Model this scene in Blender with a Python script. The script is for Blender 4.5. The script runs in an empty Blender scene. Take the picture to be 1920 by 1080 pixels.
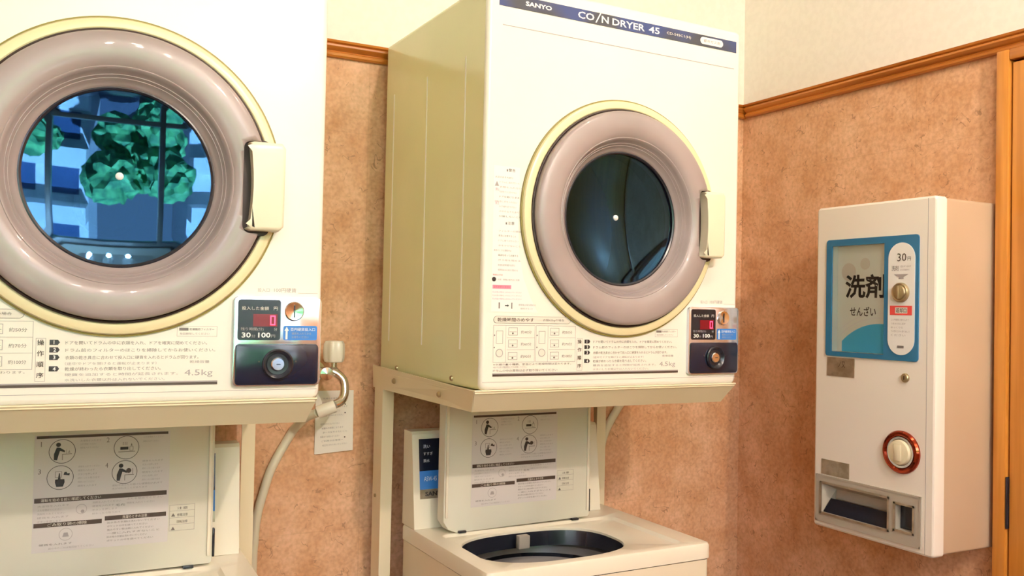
import bpy, bmesh, math, random
from mathutils import Vector, Matrix
random.seed(7)
C = bpy.context.scene.collection
SC = bpy.context.scene
PI = math.pi
ZB = 1.17                      # height of the dryers' underside above the floor

# ------------------------------------------------------------------ camera
f_px, yaw, pitch, roll = 1679.7, 0.4836, 0.0210, 0.0207
fw = Vector((math.sin(yaw)*math.cos(pitch), math.cos(yaw)*math.cos(pitch), math.sin(pitch)))
rt = Vector((math.cos(yaw), -math.sin(yaw), 0))
up = rt.cross(fw)
r2 = rt*math.cos(roll) + up*math.sin(roll)
u2 = up*math.cos(roll) - rt*math.sin(roll)
cam_d = bpy.data.cameras.new('camera'); cam = bpy.data.objects.new('camera', cam_d); C.objects.link(cam)
cam.matrix_world = Matrix(((r2.x, u2.x, -fw.x, -0.6946), (r2.y, u2.y, -fw.y, -1.4356), (r2.z, u2.z, -fw.z, 0.1515+ZB), (0, 0, 0, 1)))
cam_d.sensor_width = 36; cam_d.lens = 36*f_px/1920; cam_d.clip_start = 0.02
SC.camera = cam
SC.view_settings.view_transform = 'Standard'; SC.view_settings.look = 'None'
SC.view_settings.gamma = 1; SC.view_settings.use_curve_mapping = False
SC.view_settings.exposure = 0.06
SC.cycles.use_denoising = True
SC.cycles.max_bounces = 10; SC.cycles.diffuse_bounces = 5
SC.cycles.sample_clamp_indirect = 6

# ------------------------------------------------------------------ sky, sun, portal
w = bpy.data.worlds.new('world'); SC.world = w; w.use_nodes = True
w.node_tree.nodes['Background'].inputs[0].default_value = (0.80, 0.83, 1.0, 1)
w.node_tree.nodes['Background'].inputs[1].default_value = 2.3
sd = bpy.data.lights.new('sun', 'SUN'); sd.energy = 75.0; sd.color = (0.92, 0.93, 1.0); sd.angle = 0.02
sun = bpy.data.objects.new('sun', sd); C.objects.link(sun)
sun.rotation_euler = Vector((0.25, -0.75, -0.6)).to_track_quat('-Z', 'Y').to_euler(); sun.location = (0, 2, 6)
pd = bpy.data.lights.new('window_portal', 'AREA'); pd.shape = 'RECTANGLE'; pd.size = 2.75; pd.size_y = 1.55
pd.cycles.is_portal = True
po = bpy.data.objects.new('window_portal', pd); C.objects.link(po); po.location = (-.86, -2.66, 1.75); po.rotation_euler = (PI/2, 0, 0)

LAMP_E = 4.5
LAMP_C = (1.0, 0.83, 0.70)

# ------------------------------------------------------------------ materials
def mat(name, col, rough=0.5, metal=0.0, spec=0.5, coat=0.0, emit=None, es=1.0):
    m = bpy.data.materials.new(name); m.use_nodes = True
    b = m.node_tree.nodes['Principled BSDF']
    b.inputs['Base Color'].default_value = (*col, 1); b.inputs['Roughness'].default_value = rough
    b.inputs['Metallic'].default_value = metal; b.inputs['Specular IOR Level'].default_value = spec
    b.inputs['Coat Weight'].default_value = coat
    if emit: b.inputs['Emission Color'].default_value = (*emit, 1); b.inputs['Emission Strength'].default_value = es
    return m
def N(m, t): return m.node_tree.nodes.new(t)
def Lk(m, a, b): m.node_tree.links.new(a, b)
def noise_mat(name, c1, c2, rough=0.5, scale=20, detail=3, lo=.4, hi=.6, metal=0.0, bump=0.0, bscale=200, spec=0.5, stretch=(1,1,1), coat=0.0):
    m = mat(name, c1, rough, metal, spec, coat); b = m.node_tree.nodes['Principled BSDF']
    tc = N(m, 'ShaderNodeTexCoord'); mp = N(m, 'ShaderNodeMapping'); mp.inputs['Scale'].default_value = stretch
    Lk(m, tc.outputs['Object'], mp.inputs[0])
    n = N(m, 'ShaderNodeTexNoise'); n.inputs['Scale'].default_value = scale; n.inputs['Detail'].default_value = detail
    Lk(m, mp.outputs[0], n.inputs['Vector'])
    r = N(m, 'ShaderNodeValToRGB'); r.color_ramp.elements[0].position = lo; r.color_ramp.elements[1].position = hi
    r.color_ramp.elements[0].color = (*c1, 1); r.color_ramp.elements[1].color = (*c2, 1)
    Lk(m, n.outputs['Fac'], r.inputs[0]); Lk(m, r.outputs[0], b.inputs['Base Color'])
    if bump:
        n2 = N(m, 'ShaderNodeTexNoise'); n2.inputs['Scale'].default_value = bscale; Lk(m, mp.outputs[0], n2.inputs['Vector'])
        bp = N(m, 'ShaderNodeBump'); bp.inputs['Strength'].default_value = bump; bp.inputs['Distance'].default_value = 0.002
        Lk(m, n2.outputs['Fac'], bp.inputs['Height']); Lk(m, bp.outputs[0], b.inputs['Normal'])
    return m

def wallpaper(name, ax):
    """mottled beige wallpaper with short fibre marks and faint panel seams (ax = horizontal axis of this wall)"""
    m = mat(name, (.6, .4, .25), 0.55, spec=.3); b = m.node_tree.nodes['Principled BSDF']
    tc = N(m, 'ShaderNodeTexCoord'); P = tc.outputs['Object']
    n1 = N(m, 'ShaderNodeTexNoise'); n1.inputs['Scale'].default_value = 9; n1.inputs['Detail'].default_value = 6; n1.inputs['Roughness'].default_value = .65
    Lk(m, P, n1.inputs['Vector'])
    r1 = N(m, 'ShaderNodeValToRGB'); e = r1.color_ramp.elements
    e[0].position = .28; e[0].color = (.54, .27, .122, 1); e[1].position = .72; e[1].color = (.76, .49, .315, 1)
    Lk(m, n1.outputs['Fac'], r1.inputs[0])
    n3 = N(m, 'ShaderNodeTexNoise'); n3.inputs['Scale'].default_value = 120; n3.inputs['Detail'].default_value = 4
    Lk(m, P, n3.inputs['Vector'])
    r3 = N(m, 'ShaderNodeValToRGB'); r3.color_ramp.elements[0].position = .3; r3.color_ramp.elements[0].color = (.84, .8, .76, 1)
    r3.color_ramp.elements[1].position = .62; r3.color_ramp.elements[1].color = (1.06, 1.06, 1.06, 1)
    Lk(m, n3.outputs['Fac'], r3.inputs[0])
    mx = N(m, 'ShaderNodeMix'); mx.data_type = 'RGBA'; mx.blend_type = 'MULTIPLY'; mx.inputs[0].default_value = 1
    Lk(m, r1.outputs[0], mx.inputs[6]); Lk(m, r3.outputs[0], mx.inputs[7])
    # fibres: thin iso-lines of a noise, kept only where a second noise is high
    n2 = N(m, 'ShaderNodeTexNoise'); n2.inputs['Scale'].default_value = 22; n2.inputs['Detail'].default_value = 2; n2.inputs['Distortion'].default_value = .6
    Lk(m, P, n2.inputs['Vector'])
    s = N(m, 'ShaderNodeMath'); s.operation = 'SUBTRACT'; s.inputs[1].default_value = .5; Lk(m, n2.outputs['Fac'], s.inputs[0])
    a = N(m, 'ShaderNodeMath'); a.operation = 'ABSOLUTE'; Lk(m, s.outputs[0], a.inputs[0])
    lt = N(m, 'ShaderNodeMath'); lt.operation = 'LESS_THAN'; lt.inputs[1].default_value = .008; Lk(m, a.outputs[0], lt.inputs[0])
    n4 = N(m, 'ShaderNodeTexNoise'); n4.inputs['Scale'].default_value = 38; Lk(m, P, n4.inputs['Vector'])
    gt = N(m, 'ShaderNodeMath'); gt.operation = 'GREATER_THAN'; gt.inputs[1].default_value = .56; Lk(m, n4.outputs['Fac'], gt.inputs[0])
    mk = N(m, 'ShaderNodeMath'); mk.operation = 'MULTIPLY'; Lk(m, lt.outputs[0], mk.inputs[0]); Lk(m, gt.outputs[0], mk.inputs[1])
    # seams
    sp = N(m, 'ShaderNodeSeparateXYZ'); Lk(m, P, sp.inputs[0])
    seams = []
    for o, per, off in ((sp.outputs[ax], .30, .04), (sp.outputs[2], .30, .09)):
        q = N(m, 'ShaderNodeMath'); q.operation = 'ADD'; q.inputs[1].default_value = off+30; Lk(m, o, q.inputs[0])
        q2 = N(m, 'ShaderNodeMath'); q2.operation = 'MODULO'; q2.inputs[1].default_value = per; Lk(m, q.outputs[0], q2.inputs[0])
        q3 = N(m, 'ShaderNodeMath'); q3.operation = 'LESS_THAN'; q3.inputs[1].default_value = .0022; Lk(m, q2.outputs[0], q3.inputs[0])
        seams.append(q3.outputs[0])
    sm = N(m, 'ShaderNodeMath'); sm.operation = 'MAXIMUM'; Lk(m, seams[0], sm.inputs[0]); Lk(m, seams[1], sm.inputs[1])
    s3 = N(m, 'ShaderNodeMath'); s3.operation = 'MULTIPLY'; s3.inputs[1].default_value = .13; Lk(m, sm.outputs[0], s3.inputs[0])
    m4 = N(m, 'ShaderNodeMath'); m4.operation = 'MULTIPLY'; m4.inputs[1].default_value = .55; Lk(m, mk.outputs[0], m4.inputs[0])
    mm = N(m, 'ShaderNodeMath'); mm.operation = 'MAXIMUM'; Lk(m, s3.outputs[0], mm.inputs[0]); Lk(m, m4.outputs[0], mm.inputs[1])
    m2 = N(m, 'ShaderNodeMix'); m2.data_type = 'RGBA'; Lk(m, mm.outputs[0], m2.inputs[0]); Lk(m, mx.outputs[2], m2.inputs[6])
    m2.inputs[7].default_value = (.22, .11, .05, 1)
    Lk(m, m2.outputs[2], b.inputs['Base Color'])
    return m

def wood(name, c1, c2, axis, rough=.3):
    m = mat(name, c1, rough, spec=.5, coat=.15); b = m.node_tree.nodes['Principled BSDF']
    tc = N(m, 'ShaderNodeTexCoord'); mp = N(m, 'ShaderNodeMapping')
    s = [60, 60, 60]; s[axis] = 2.5; mp.inputs['Scale'].default_value = s
    Lk(m, tc.outputs['Object'], mp.inputs[0])
    n = N(m, 'ShaderNodeTexNoise'); n.inputs['Scale'].default_value = 1.0; n.inputs['Detail'].default_value = 6; Lk(m, mp.outputs[0], n.inputs['Vector'])
    r = N(m, 'ShaderNodeValToRGB'); r.color_ramp.elements[0].position = .35; r.color_ramp.elements[0].color = (*c1, 1)
    r.color_ramp.elements[1].position = .65; r.color_ramp.elements[1].color = (*c2, 1)
    Lk(m, n.outputs['Fac'], r.inputs[0]); Lk(m, r.outputs[0], b.inputs['Base Color'])
    return m

def door_glass_mat():
    """blue reflective glass: part mirror, part see-through"""
    m = bpy.data.materials.new('blue_door_glass'); m.use_nodes = True; nt = m.node_tree; nt.nodes.clear()
    o = N(m, 'ShaderNodeOutputMaterial'); g = N(m, 'ShaderNodeBsdfGlossy'); g.inputs['Color'].default_value = (.20, .58, 1.0, 1); g.inputs['Roughness'].default_value = .02
    t = N(m, 'ShaderNodeBsdfTransparent'); t.inputs[0].default_value = (.34, .32, .46, 1)
    x = N(m, 'ShaderNodeMixShader'); lw = N(m, 'ShaderNodeLayerWeight'); lw.inputs[0].default_value = .3
    mr = N(m, 'ShaderNodeMapRange'); mr.inputs[3].default_value = .095; mr.inputs[4].default_value = .085
    Lk(m, lw.outputs['Facing'], mr.inputs[0]); Lk(m, mr.outputs[0], x.inputs[0])
    Lk(m, t.outputs[0], x.inputs[1]); Lk(m, g.outputs[0], x.inputs[2]); Lk(m, x.outputs[0], o.inputs[0])
    return m
def clear_pane_mat(name):
    m = bpy.data.materials.new(name); m.use_nodes = True; nt = m.node_tree; nt.nodes.clear()
    o = N(m, 'ShaderNodeOutputMaterial'); g = N(m, 'ShaderNodeBsdfGlossy'); g.inputs['Roughness'].default_value = .02
    t = N(m, 'ShaderNodeBsdfTransparent'); t.inputs[0].default_value = (.97, .98, .98, 1)
    x = N(m, 'ShaderNodeMixShader'); fr = N(m, 'ShaderNodeFresnel'); fr.inputs[0].default_value = 1.12
    Lk(m, fr.outputs[0], x.inputs[0]); Lk(m, t.outputs[0], x.inputs[1]); Lk(m, g.outputs[0], x.inputs[2]); Lk(m, x.outputs[0], o.inputs[0])
    return m

M = {}
M['front'] = noise_mat('cream_front_paint', (.82, .785, .71), (.85, .815, .74), .28, 2.5, 2)
M['body'] = noise_mat('yellow_cream_paint', (.76, .76, .48), (.81, .80, .52), .18, 3, 3, bump=.05, bscale=90)  # yellower cream than the front panel
M['stand'] = noise_mat('cream_stand_paint', (.78, .69, .48), (.82, .73, .53), .34, 4, 2)
M['washer'] = noise_mat('ivory_washer_paint', (.78, .72, .55), (.82, .75, .59), .30, 3, 2)
M['deck'] = noise_mat('ivory_deck_plastic', (.80, .755, .62), (.83, .79, .66), .28, 3, 2)
M['lid'] = noise_mat('lid_inner_plastic', (.66, .65, .55), (.71, .70, .60), .30, 5, 2)
M['trimring'] = mat('cream_ring_plastic', (.78, .69, .42), .3)
M['handle'] = mat('cream_handle_plastic', (.80, .745, .57), .3)
M['olive'] = mat('olive_shadow_line', (.22, .18, .035), .5)
M['gap'] = mat('dark_brown_gap', (.03, .014, .01), .6)
M['grey'] = noise_mat('mauve_grey_plastic', (.30, .25, .245), (.35, .29, .285), .36, 6, 3, coat=.3)
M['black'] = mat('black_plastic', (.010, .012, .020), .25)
M['navy'] = mat('navy_plastic', (.006, .010, .026), .18)
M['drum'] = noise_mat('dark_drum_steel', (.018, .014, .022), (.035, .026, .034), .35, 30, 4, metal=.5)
M['chrome'] = mat('chrome', (.78, .76, .72), .12, 1.0)
M['steel'] = mat('brushed_plate', (.70, .72, .80), .13, .85)
M['bolt'] = mat('pale_bolt', (.9, .9, .9), .3)
M['glass'] = door_glass_mat()
M['pane'] = clear_pane_mat('clear_pane')
M['white'] = mat('white_print', (.82, .82, .80), .4)
M['sheet'] = mat('pale_label', (.74, .70, .62), .4)
M['lsheet'] = mat('pale_lilac_label', (.64, .61, .60), .35)
M['ink'] = mat('black_ink', (.02, .018, .02), .5)
M['grayink'] = mat('grey_ink', (.17, .15, .14), .5)
M['lightink'] = mat('pale_grey_ink', (.36, .33, .33), .5)
M['brownink'] = mat('brown_black_ink', (.055, .035, .025), .5)
M['pink'] = mat('pink_print', (.85, .25, .36), .5)
M['red'] = mat('red_print', (.75, .07, .06), .45)
M['bluelab'] = mat('blue_label', (.03, .18, .55), .35)
M['ledbg'] = mat('dark_red_window', (.12, .0, .006), .3, emit=(.6, .0, .02), es=.10)
M['led'] = mat('red_led', (.8, .05, .1), .4, emit=(1.0, .06, .16), es=2.6)
M['banner'] = noise_mat('navy_banner', (.045, .05, .065), (.03, .055, .19), .25, 7, 1, .42, .55)
M['hose'] = mat('white_hose', (.70, .66, .52), .4)
M['knob'] = mat('white_knob', (.80, .76, .66), .25)
M['paper'] = mat('white_paper', (.80, .76, .68), .6)
M['vend'] = noise_mat('white_steel_panel', (.83, .78, .70), (.85, .80, .72), .3, 3, 2)
M['vside'] = noise_mat('shaded_steel_side', (.52, .385, .26), (.56, .42, .29), .35, 3, 2)  # shade on the side put into the colour, darker than the front
M['vblue'] = mat('teal_blue_panel', (.02, .145, .28), .3)
M['sky'] = mat('sky_blue_print', (.07, .50, .82), .4)
M['card'] = mat('pale_card', (.84, .87, .80), .4)
M['brass'] = mat('dull_brass', (.42, .34, .20), .35, .8)
M['plate'] = noise_mat('tarnished_plate', (.35, .30, .22), (.48, .42, .33), .3, 40, 3, metal=.7)
M['trayg'] = mat('grey_tray', (.42, .38, .31), .4)
M['btnring'] = mat('red_chrome_ring', (.34, .05, .02), .08, .9)
M['btn'] = mat('cream_button', (.75, .68, .48), .35)
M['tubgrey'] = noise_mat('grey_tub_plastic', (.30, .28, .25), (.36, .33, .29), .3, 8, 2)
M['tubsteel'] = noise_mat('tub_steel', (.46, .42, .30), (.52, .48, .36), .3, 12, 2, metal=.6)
M['wallwhite'] = noise_mat('cream_wall_paint', (.81, .775, .70), (.84, .805, .73), .7, 60, 3, bump=.1, bscale=300)
M['paper_back'] = wallpaper('beige_wallpaper_back', 0)
M['paper_right'] = wallpaper('beige_wallpaper_right', 1)
M['woodx'] = wood('orange_wood_x', (.36, .105, .010), (.57, .205, .03), 0)
M['woody'] = wood('orange_wood_y', (.36, .105, .010), (.57, .205, .03), 1)
M['woodz'] = wood('orange_wood_z', (.50, .185, .025), (.66, .28, .05), 2)
M['floor'] = noise_mat('brown_vinyl_floor', (.13, .075, .04), (.17, .10, .055), .4, 30, 4)
M['alu'] = mat('aluminium_frame', (.5, .5, .52), .35, .6)
M['concrete'] = noise_mat('pale_facade', (.55, .56, .58), (.66, .67, .68), .7, 2, 3)
M['winblue'] = mat('far_window', (.04, .07, .14), .2)
M['leaf'] = noise_mat('tree_leaves', (.03, .16, .06), (.12, .42, .14), .7, 3.5, 6)
M['bark'] = noise_mat('tree_bark', (.10, .07, .05), (.18, .13, .09), .9, 8, 4)
M['road'] = noise_mat('street_asphalt', (.05, .065, .10), (.075, .09, .13), .8, 3, 3)

# ------------------------------------------------------------------ mesh builder
def glyph_mesh(s, bold):
    cu = bpy.data.curves.new('t', 'FONT'); cu.body = s; cu.size = 1; cu.resolution_u = 2; cu.offset = bold
    o = bpy.data.objects.new('t', cu); C.objects.link(o)
    dg = bpy.context.evaluated_depsgraph_get()
    me = bpy.data.meshes.new_from_object(o.evaluated_get(dg))
    v = [tuple(a.co) for a in me.vertices]; f = [tuple(p.vertices) for p in me.polygons]
    bpy.data.objects.remove(o); bpy.data.curves.remove(cu); bpy.data.meshes.remove(me)
    return v, f
GC = {}
class MB:
    def __init__(s): s.v = []; s.f = []; s.m = []; s.mats = []
    def mi(s, m):
        m = M[m] if isinstance(m, str) else m
        if m not in s.mats: s.mats.append(m)
        return s.mats.index(m)
    def add(s, v, f, m):
        o = len(s.v); k = s.mi(m); s.v += [tuple(a) for a in v]
        for q in f: s.f.append(tuple(i+o for i in q)); s.m.append(k)
        return s
    def box(s, x0, x1, y0, y1, z0, z1, m, bev=0.0, seg=2):
        bm = bmesh.new(); bmesh.ops.create_cube(bm, size=1)
        for v in bm.verts: v.co = Vector(((x0+x1)/2+v.co.x*(x1-x0), (y0+y1)/2+v.co.y*(y1-y0), (z0+z1)/2+v.co.z*(z1-z0)))
        if bev: bmesh.ops.bevel(bm, geom=bm.edges[:], offset=bev, segments=seg, affect='EDGES', profile=.5)
        bm.verts.index_update()
        s.add([v.co[:] for v in bm.verts], [[v.index for v in q.verts] for q in bm.faces], m); bm.free(); return s
    def prism(s, pts, y0, y1, m, bev=0.0, seg=2, axis='y'):
        """outline pts in (x,z) extruded along y (or other axis)"""
        bm = bmesh.new()
        def P(a, b, t): return {'y': (a, t, b), 'x': (t, a, b), 'z': (a, b, t)}[axis]
        A = [bm.verts.new(P(a, b, y0)) for a, b in pts]; B = [bm.verts.new(P(a, b, y1)) for a, b in pts]
        n = len(pts); f0 = bm.faces.new(A); bm.faces.new(B[::-1])
        for i in range(n): bm.faces.new((A[i], B[i], B[(i+1) % n], A[(i+1) % n]))
        if bev: bmesh.ops.bevel(bm, geom=list(f0.edges), offset=bev, segments=seg, affect='EDGES', profile=.5)
        bmesh.ops.recalc_face_normals(bm, faces=bm.faces[:]); bm.verts.index_update()
        s.add([v.co[:] for v in bm.verts], [[v.index for v in q.verts] for q in bm.faces], m); bm.free(); return s
    def rrect(s, x0, x1, z0, z1, r, y0, y1, m, bev=0.0):
        return s.prism(rr(x0, x1, z0, z1, r), y0, y1, m, bev)
    def loft(s, loops, m, close=True, cap0=False, cap1=False):
        n = len(loops[0]); v = [p for l in loops for p in l]; f = []
        for k in range(len(loops)-1):
            for i in range(n if close else n-1):
                j = (i+1) % n; f.append((k*n+i, k*n+j, (k+1)*n+j, (k+1)*n+i))
        if cap0: f.append(tuple(range(n))[::-1])
        if cap1: f.append(tuple((len(loops)-1)*n+i for i in range(n)))
        return s.add(v, f, m)
    def lathe(s, prof, c, m, axis='y', n=64, closed=False):
        """prof [(r, t)] along the axis, centre c"""
        L = []
        for r, t in (prof+[prof[0]] if closed else prof):
            lp = []
            for i in range(n):
                a = 2*PI*i/n; u, w_ = r*math.cos(a), r*math.sin(a)
                lp.append({'y': (c[0]+u, c[1]+t, c[2]+w_), 'z': (c[0]+u, c[1]+w_, c[2]+t), 'x': (c[0]+t, c[1]+u, c[2]+w_)}[axis])
            L.append(lp)
        return s.loft(L, m)
    def disc(s, cx, cz, r, y0, y1, m, n=40, bev=0.0, ry=None):
        ry = ry or r
        return s.prism([(cx+r*math.cos(2*PI*i/n), cz+ry*math.sin(2*PI*i/n)) for i in range(n)], y0, y1, m, bev)
    def ring(s, cx, cz, r0, r1, y, m, n=40):
        v = []; f = []
        for i in range(n):
            a = 2*PI*i/n
            v += [(cx+r0*math.cos(a), y, cz+r0*math.sin(a)), (cx+r1*math.cos(a), y, cz+r1*math.sin(a))]
            j = (i+1) % n; f.append((2*i, 2*i+1, 2*j+1, 2*j))
        return s.add(v, f, m)
    def rect(s, x0, x1, z0, z1, y, m):
        return s.add([(x0, y, z0), (x1, y, z0), (x1, y, z1), (x0, y, z1)], [(0, 1, 2, 3)], m)
    def poly(s, pts, y, m):
        return s.add([(a, y, b) for a, b in pts], [tuple(range(len(pts)))], m)
    def frame(s, x0, x1, z0, z1, t, y, m):
        s.rect(x0, x1, z0, z0+t, y, m); s.rect(x0, x1, z1-t, z1, y, m); s.rect(x0, x0+t, z0, z1, y, m); s.rect(x1-t, x1, z0, z1, y, m); return s
    def text(s, t, x, z, h, y, m, w=None, bold=0.0, align='l'):
        """text whose letter height is h, lower-left at (x, z), squeezed to width w if given"""
        k = (t, bold)
        if k not in GC: GC[k] = glyph_mesh(t, bold)
        v, f = GC[k]
        if not v: return s
        xa = min(a[0] for a in v); xb = max(a[0] for a in v); za = min(a[1] for a in v); zb = max(a[1] for a in v)
        sz = h/(zb-za); sx = w/(xb-xa) if w else sz
        W_ = (xb-xa)*sx; x -= {'l': 0, 'c': W_/2, 'r': W_}[align]
        return s.add([(x+(a[0]-xa)*sx, y, z+(a[1]-za)*sz) for a in v], f, m)
    def tube(s, pts, r, m, n=16, caps=True, res=6):
        P = [Vector(p) for p in pts]; Q = []
        if len(P) > 2:
            for i in range(len(P)-1):
                p0 = P[max(i-1, 0)]; p1 = P[i]; p2 = P[i+1]; p3 = P[min(i+2, len(P)-1)]
                for k in range(res):
                    t = k/res
                    Q.append(.5*((2*p1)+(p2-p0)*t+(2*p0-5*p1+4*p2-p3)*t*t+(3*p1-p0-3*p2+p3)*t*t*t))
            Q.append(P[-1])
        else: Q = P
        L = []; ref = None
        for i, q in enumerate(Q):
            d = (Q[min(i+1, len(Q)-1)]-Q[max(i-1, 0)]).normalized()
            if ref is None: ref = Vector((0, 0, 1)) if abs(d.z) < .9 else Vector((1, 0, 0))
            a = d.cross(ref).normalized(); b = a.cross(d).normalized(); ref = b
            rr_ = r(i/(len(Q)-1)) if callable(r) else r
            L.append([tuple(q+a*rr_*math.cos(2*PI*k/n)+b*rr_*math.sin(2*PI*k/n)) for k in range(n)])
        return s.loft(L, m, cap0=caps, cap1=caps)
    def build(s, name, parent=None, smooth=True, angle=35, recalc=True):
        me = bpy.data.meshes.new(name); me.from_pydata(s.v, [], s.f)
        for m in s.mats: me.materials.append(m)
        me.polygons.foreach_set('material_index', s.m)
        if recalc:
            bm = bmesh.new(); bm.from_mesh(me); bmesh.ops.recalc_face_normals(bm, faces=bm.faces[:]); bm.to_mesh(me); bm.free()
        if smooth:
            me.polygons.foreach_set('use_smooth', [True]*len(me.polygons)); me.set_sharp_from_angle(angle=math.radians(angle))
        me.update()
        o = bpy.data.objects.new(name, me); C.objects.link(o)
        if parent: o.parent = parent
        return o
def rr(x0, x1, z0, z1, r, n=6):
    p = []
    for cx, cz, a0 in ((x1-r, z1-r, 0), (x0+r, z1-r, 90), (x0+r, z0+r, 180), (x1-r, z0+r, 270)):
        for k in range(n+1):
            a = math.radians(a0+90*k/n); p.append((cx+r*math.cos(a), cz+r*math.sin(a)))
    return p
def thing(name, label, cat, loc, rz=0, group=None):
    o = bpy.data.objects.new(name, None); C.objects.link(o); o.location = loc; o.rotation_euler = (0, 0, rz)
    o.empty_display_size = .05
    o['label'] = label; o['category'] = cat
    if group: o['group'] = group
    return o
def tag(o, label, cat, group=None):
    o['label'] = label; o['category'] = cat
    if group: o['group'] = group
    return o
def struct(o): o['kind'] = 'structure'; return o
def copy_tree(o, parent=None):
    c = o.copy(); C.objects.link(c)
    if parent: c.parent = parent
    for ch in list(o.children): copy_tree(ch, c)
    return c

# ------------------------------------------------------------------ room shell
WX, WY = 1.0864, 0.5397          # right wall, back wall
XL, YF, ZC = -2.6, -2.6, 2.58     # left wall, front (window) wall, ceiling
TZ0, TZ1 = ZB+.706, ZB+.7415      # picture rail
def wall_grid(name, quads):
    mb = MB()
    for pts, m in quads: mb.add(pts, [(0, 1, 2, 3)], m)
    return struct(mb.build(name, smooth=False, recalc=False))
wall_grid('floor', [([(XL, YF, 0), (WX, YF, 0), (WX, WY, 0), (XL, WY, 0)], 'floor')])
wall_grid('ceiling', [([(XL, WY, ZC), (WX, WY, ZC), (WX, YF, ZC), (XL, YF, ZC)], 'wallwhite')])
def wall_solid(name, axis, pos, a0, a1, mlow):
    """wall slab of two finishes, 8 cm thick, outside the room"""
    mb = MB()
    for z0, z1, m in ((0, TZ0+.01, mlow), (TZ0+.01, ZC, 'wallwhite')):
        if axis == 'y': mb.box(a0, a1, pos, pos+.08, z0, z1, m)
        else: mb.box(pos if pos > 0 else pos-.08, pos+.08 if pos > 0 else pos, a0, a1, z0, z1, m)
    return struct(mb.build(name, smooth=False))
wall_solid('wall_back', 'y', WY, XL-.08, WX+.08, 'paper_back')
wall_solid('wall_right', 'x', WX, YF, WY, 'paper_right')
wall_solid('wall_left', 'x', XL, YF, WY, 'paper_right')
# front wall with the wide window behind the camera
OX0, OX1, OZ0, OZ1 = -2.2, .48, 1.00, 2.50
mb = MB()
for b in ((XL, OX0, 0, TZ0, 1), (OX1, WX, 0, TZ0, 1), (XL, OX0, TZ0, ZC, 0), (OX1, WX, TZ0, ZC, 0), (OX0, OX1, 0, OZ0, 1), (OX0, OX1, OZ1, ZC, 0)):
    mb.box(b[0], b[1], YF-.12, YF, b[2], b[3], 'paper_back' if b[4] else 'wallwhite')
struct(mb.build('wall_front', smooth=False))
wn = MB()
for x in (OX0, -1.62, -.95, .02, OX1-.05): wn.box(x, x+.05, YF-.09, YF-.03, OZ0, OZ1, 'alu', .004)
for z in (OZ0, 1.26, OZ1-.05): wn.box(OX0, OX1, YF-.088, YF-.032, z, z+.045, 'alu', .004)
win = struct(wn.build('window_1'))
MB().box(OX0, OX1, YF-.064, YF-.058, OZ0+.02, OZ1-.02, 'pane').build('pane', win)
MB().box(OX0-.03, OX1+.03, YF-.03, YF+.06, OZ0-.03, OZ0, 'wallwhite', .004).build('sill', win)
# baseboards
struct(MB().box(XL, WX, WY-.012, WY, 0, .08, 'woodx', .002).build('baseboard_back'))
struct(MB().box(WX-.012, WX, -.24, WY-.013, 0, .08, 'woody', .002).build('baseboard_right'))
# picture rails, moulded section
sec = [(0, 0), (.010, 0), (.014, .003), (.015, .008), (.011, .011), (.010, .014), (.016, .017), (.020, .022), (.020, .026), (.015, .029), (.020, .031), (.022, .0355), (0, .0355)]
mb = MB(); mb.loft([[(x, WY-d, TZ0+h) for d, h in sec] for x in (XL, WX)], 'woodx', cap0=True, cap1=True); struct(mb.build('trim_1', angle=25))
mb = MB(); mb.loft([[(WX-d, y, TZ0+h) for d, h in sec] for y in (WY-.0225, YF)], 'woody', cap0=True, cap1=True); struct(mb.build('trim_2', angle=25))
# door in the right wall
DY0, DY1 = -.253, -1.15
dr = MB()
dr.box(WX-.028, WX-.0005, -.281, DY0, 0, TZ0-.001, 'woodz', .003)
dr.box(WX-.028, WX-.0005, DY1, DY1+.028, 0, TZ0-.001, 'woodz', .003)
dr.box(WX-.028, WX-.0005, DY1+.0285, -.2815, TZ0-.024, TZ0-.001, 'woody', .003)
dr.box(WX-.006, WX-.0004, DY1+.0285, -.2815, .002, TZ0-.025, 'gap')
door = struct(dr.build('door_1'))
MB().box(WX-.022, WX-.007, DY1+.032, -.2855, .006, TZ0-.029, 'woodz', .002).build('door_leaf', door)
for z in (ZB-.28, .25): MB().box(WX-.0285, WX-.008, -.2850, -.2820, z, z+.105, 'black', .0005).build('hinge', door)
MB().tube([(WX-.022, -1.08, .95), (WX-.07, -1.08, .95), (WX-.075, -.98, .95)], .009, 'chrome').build('door_handle', door)

# ------------------------------------------------------------------ ceiling downlights
def downlight(x, y, label, r=.03, e=LAMP_E, grp=None):
    """small ceiling fitting: rim and an exposed round bulb (a point lamp with the bulb's radius)"""
    t = thing('ceiling_downlight', label, 'ceiling light', (x, y, ZC), 0, grp)
    MB().lathe([(r+.030, -.0005), (r+.030, -.004), (r+.024, -.010), (r+.012, -.012), (r+.008, -.0005)], (0, 0, 0), 'white', 'z', 32, True).build('trim_ring', t)
    ld = bpy.data.lights.new('lamp', 'POINT'); ld.shadow_soft_size = r; ld.energy = e; ld.color = LAMP_C
    lo = bpy.data.objects.new('lamp', ld); C.objects.link(lo); lo.parent = t; lo.location = (0, 0, -.045)
    return t
for i, a in enumerate(('left', 'middle', 'right')):
    for j, b in enumerate(('window-side', 'dryer-side')):
        downlight(-.64+.16*i, -2.48+.26*j, f'small ceiling downlight, {a} one in the {b} row of the block of six', .02, LAMP_E, 'small downlights set in a block of six')
downlight(-.50, -1.92, 'single ceiling downlight between the block of six and the dryers', .03, LAMP_E*1.4)
downlight(.16, -2.20, 'large ceiling downlight near the window, to the right of the block of six', .04, 104)
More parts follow.
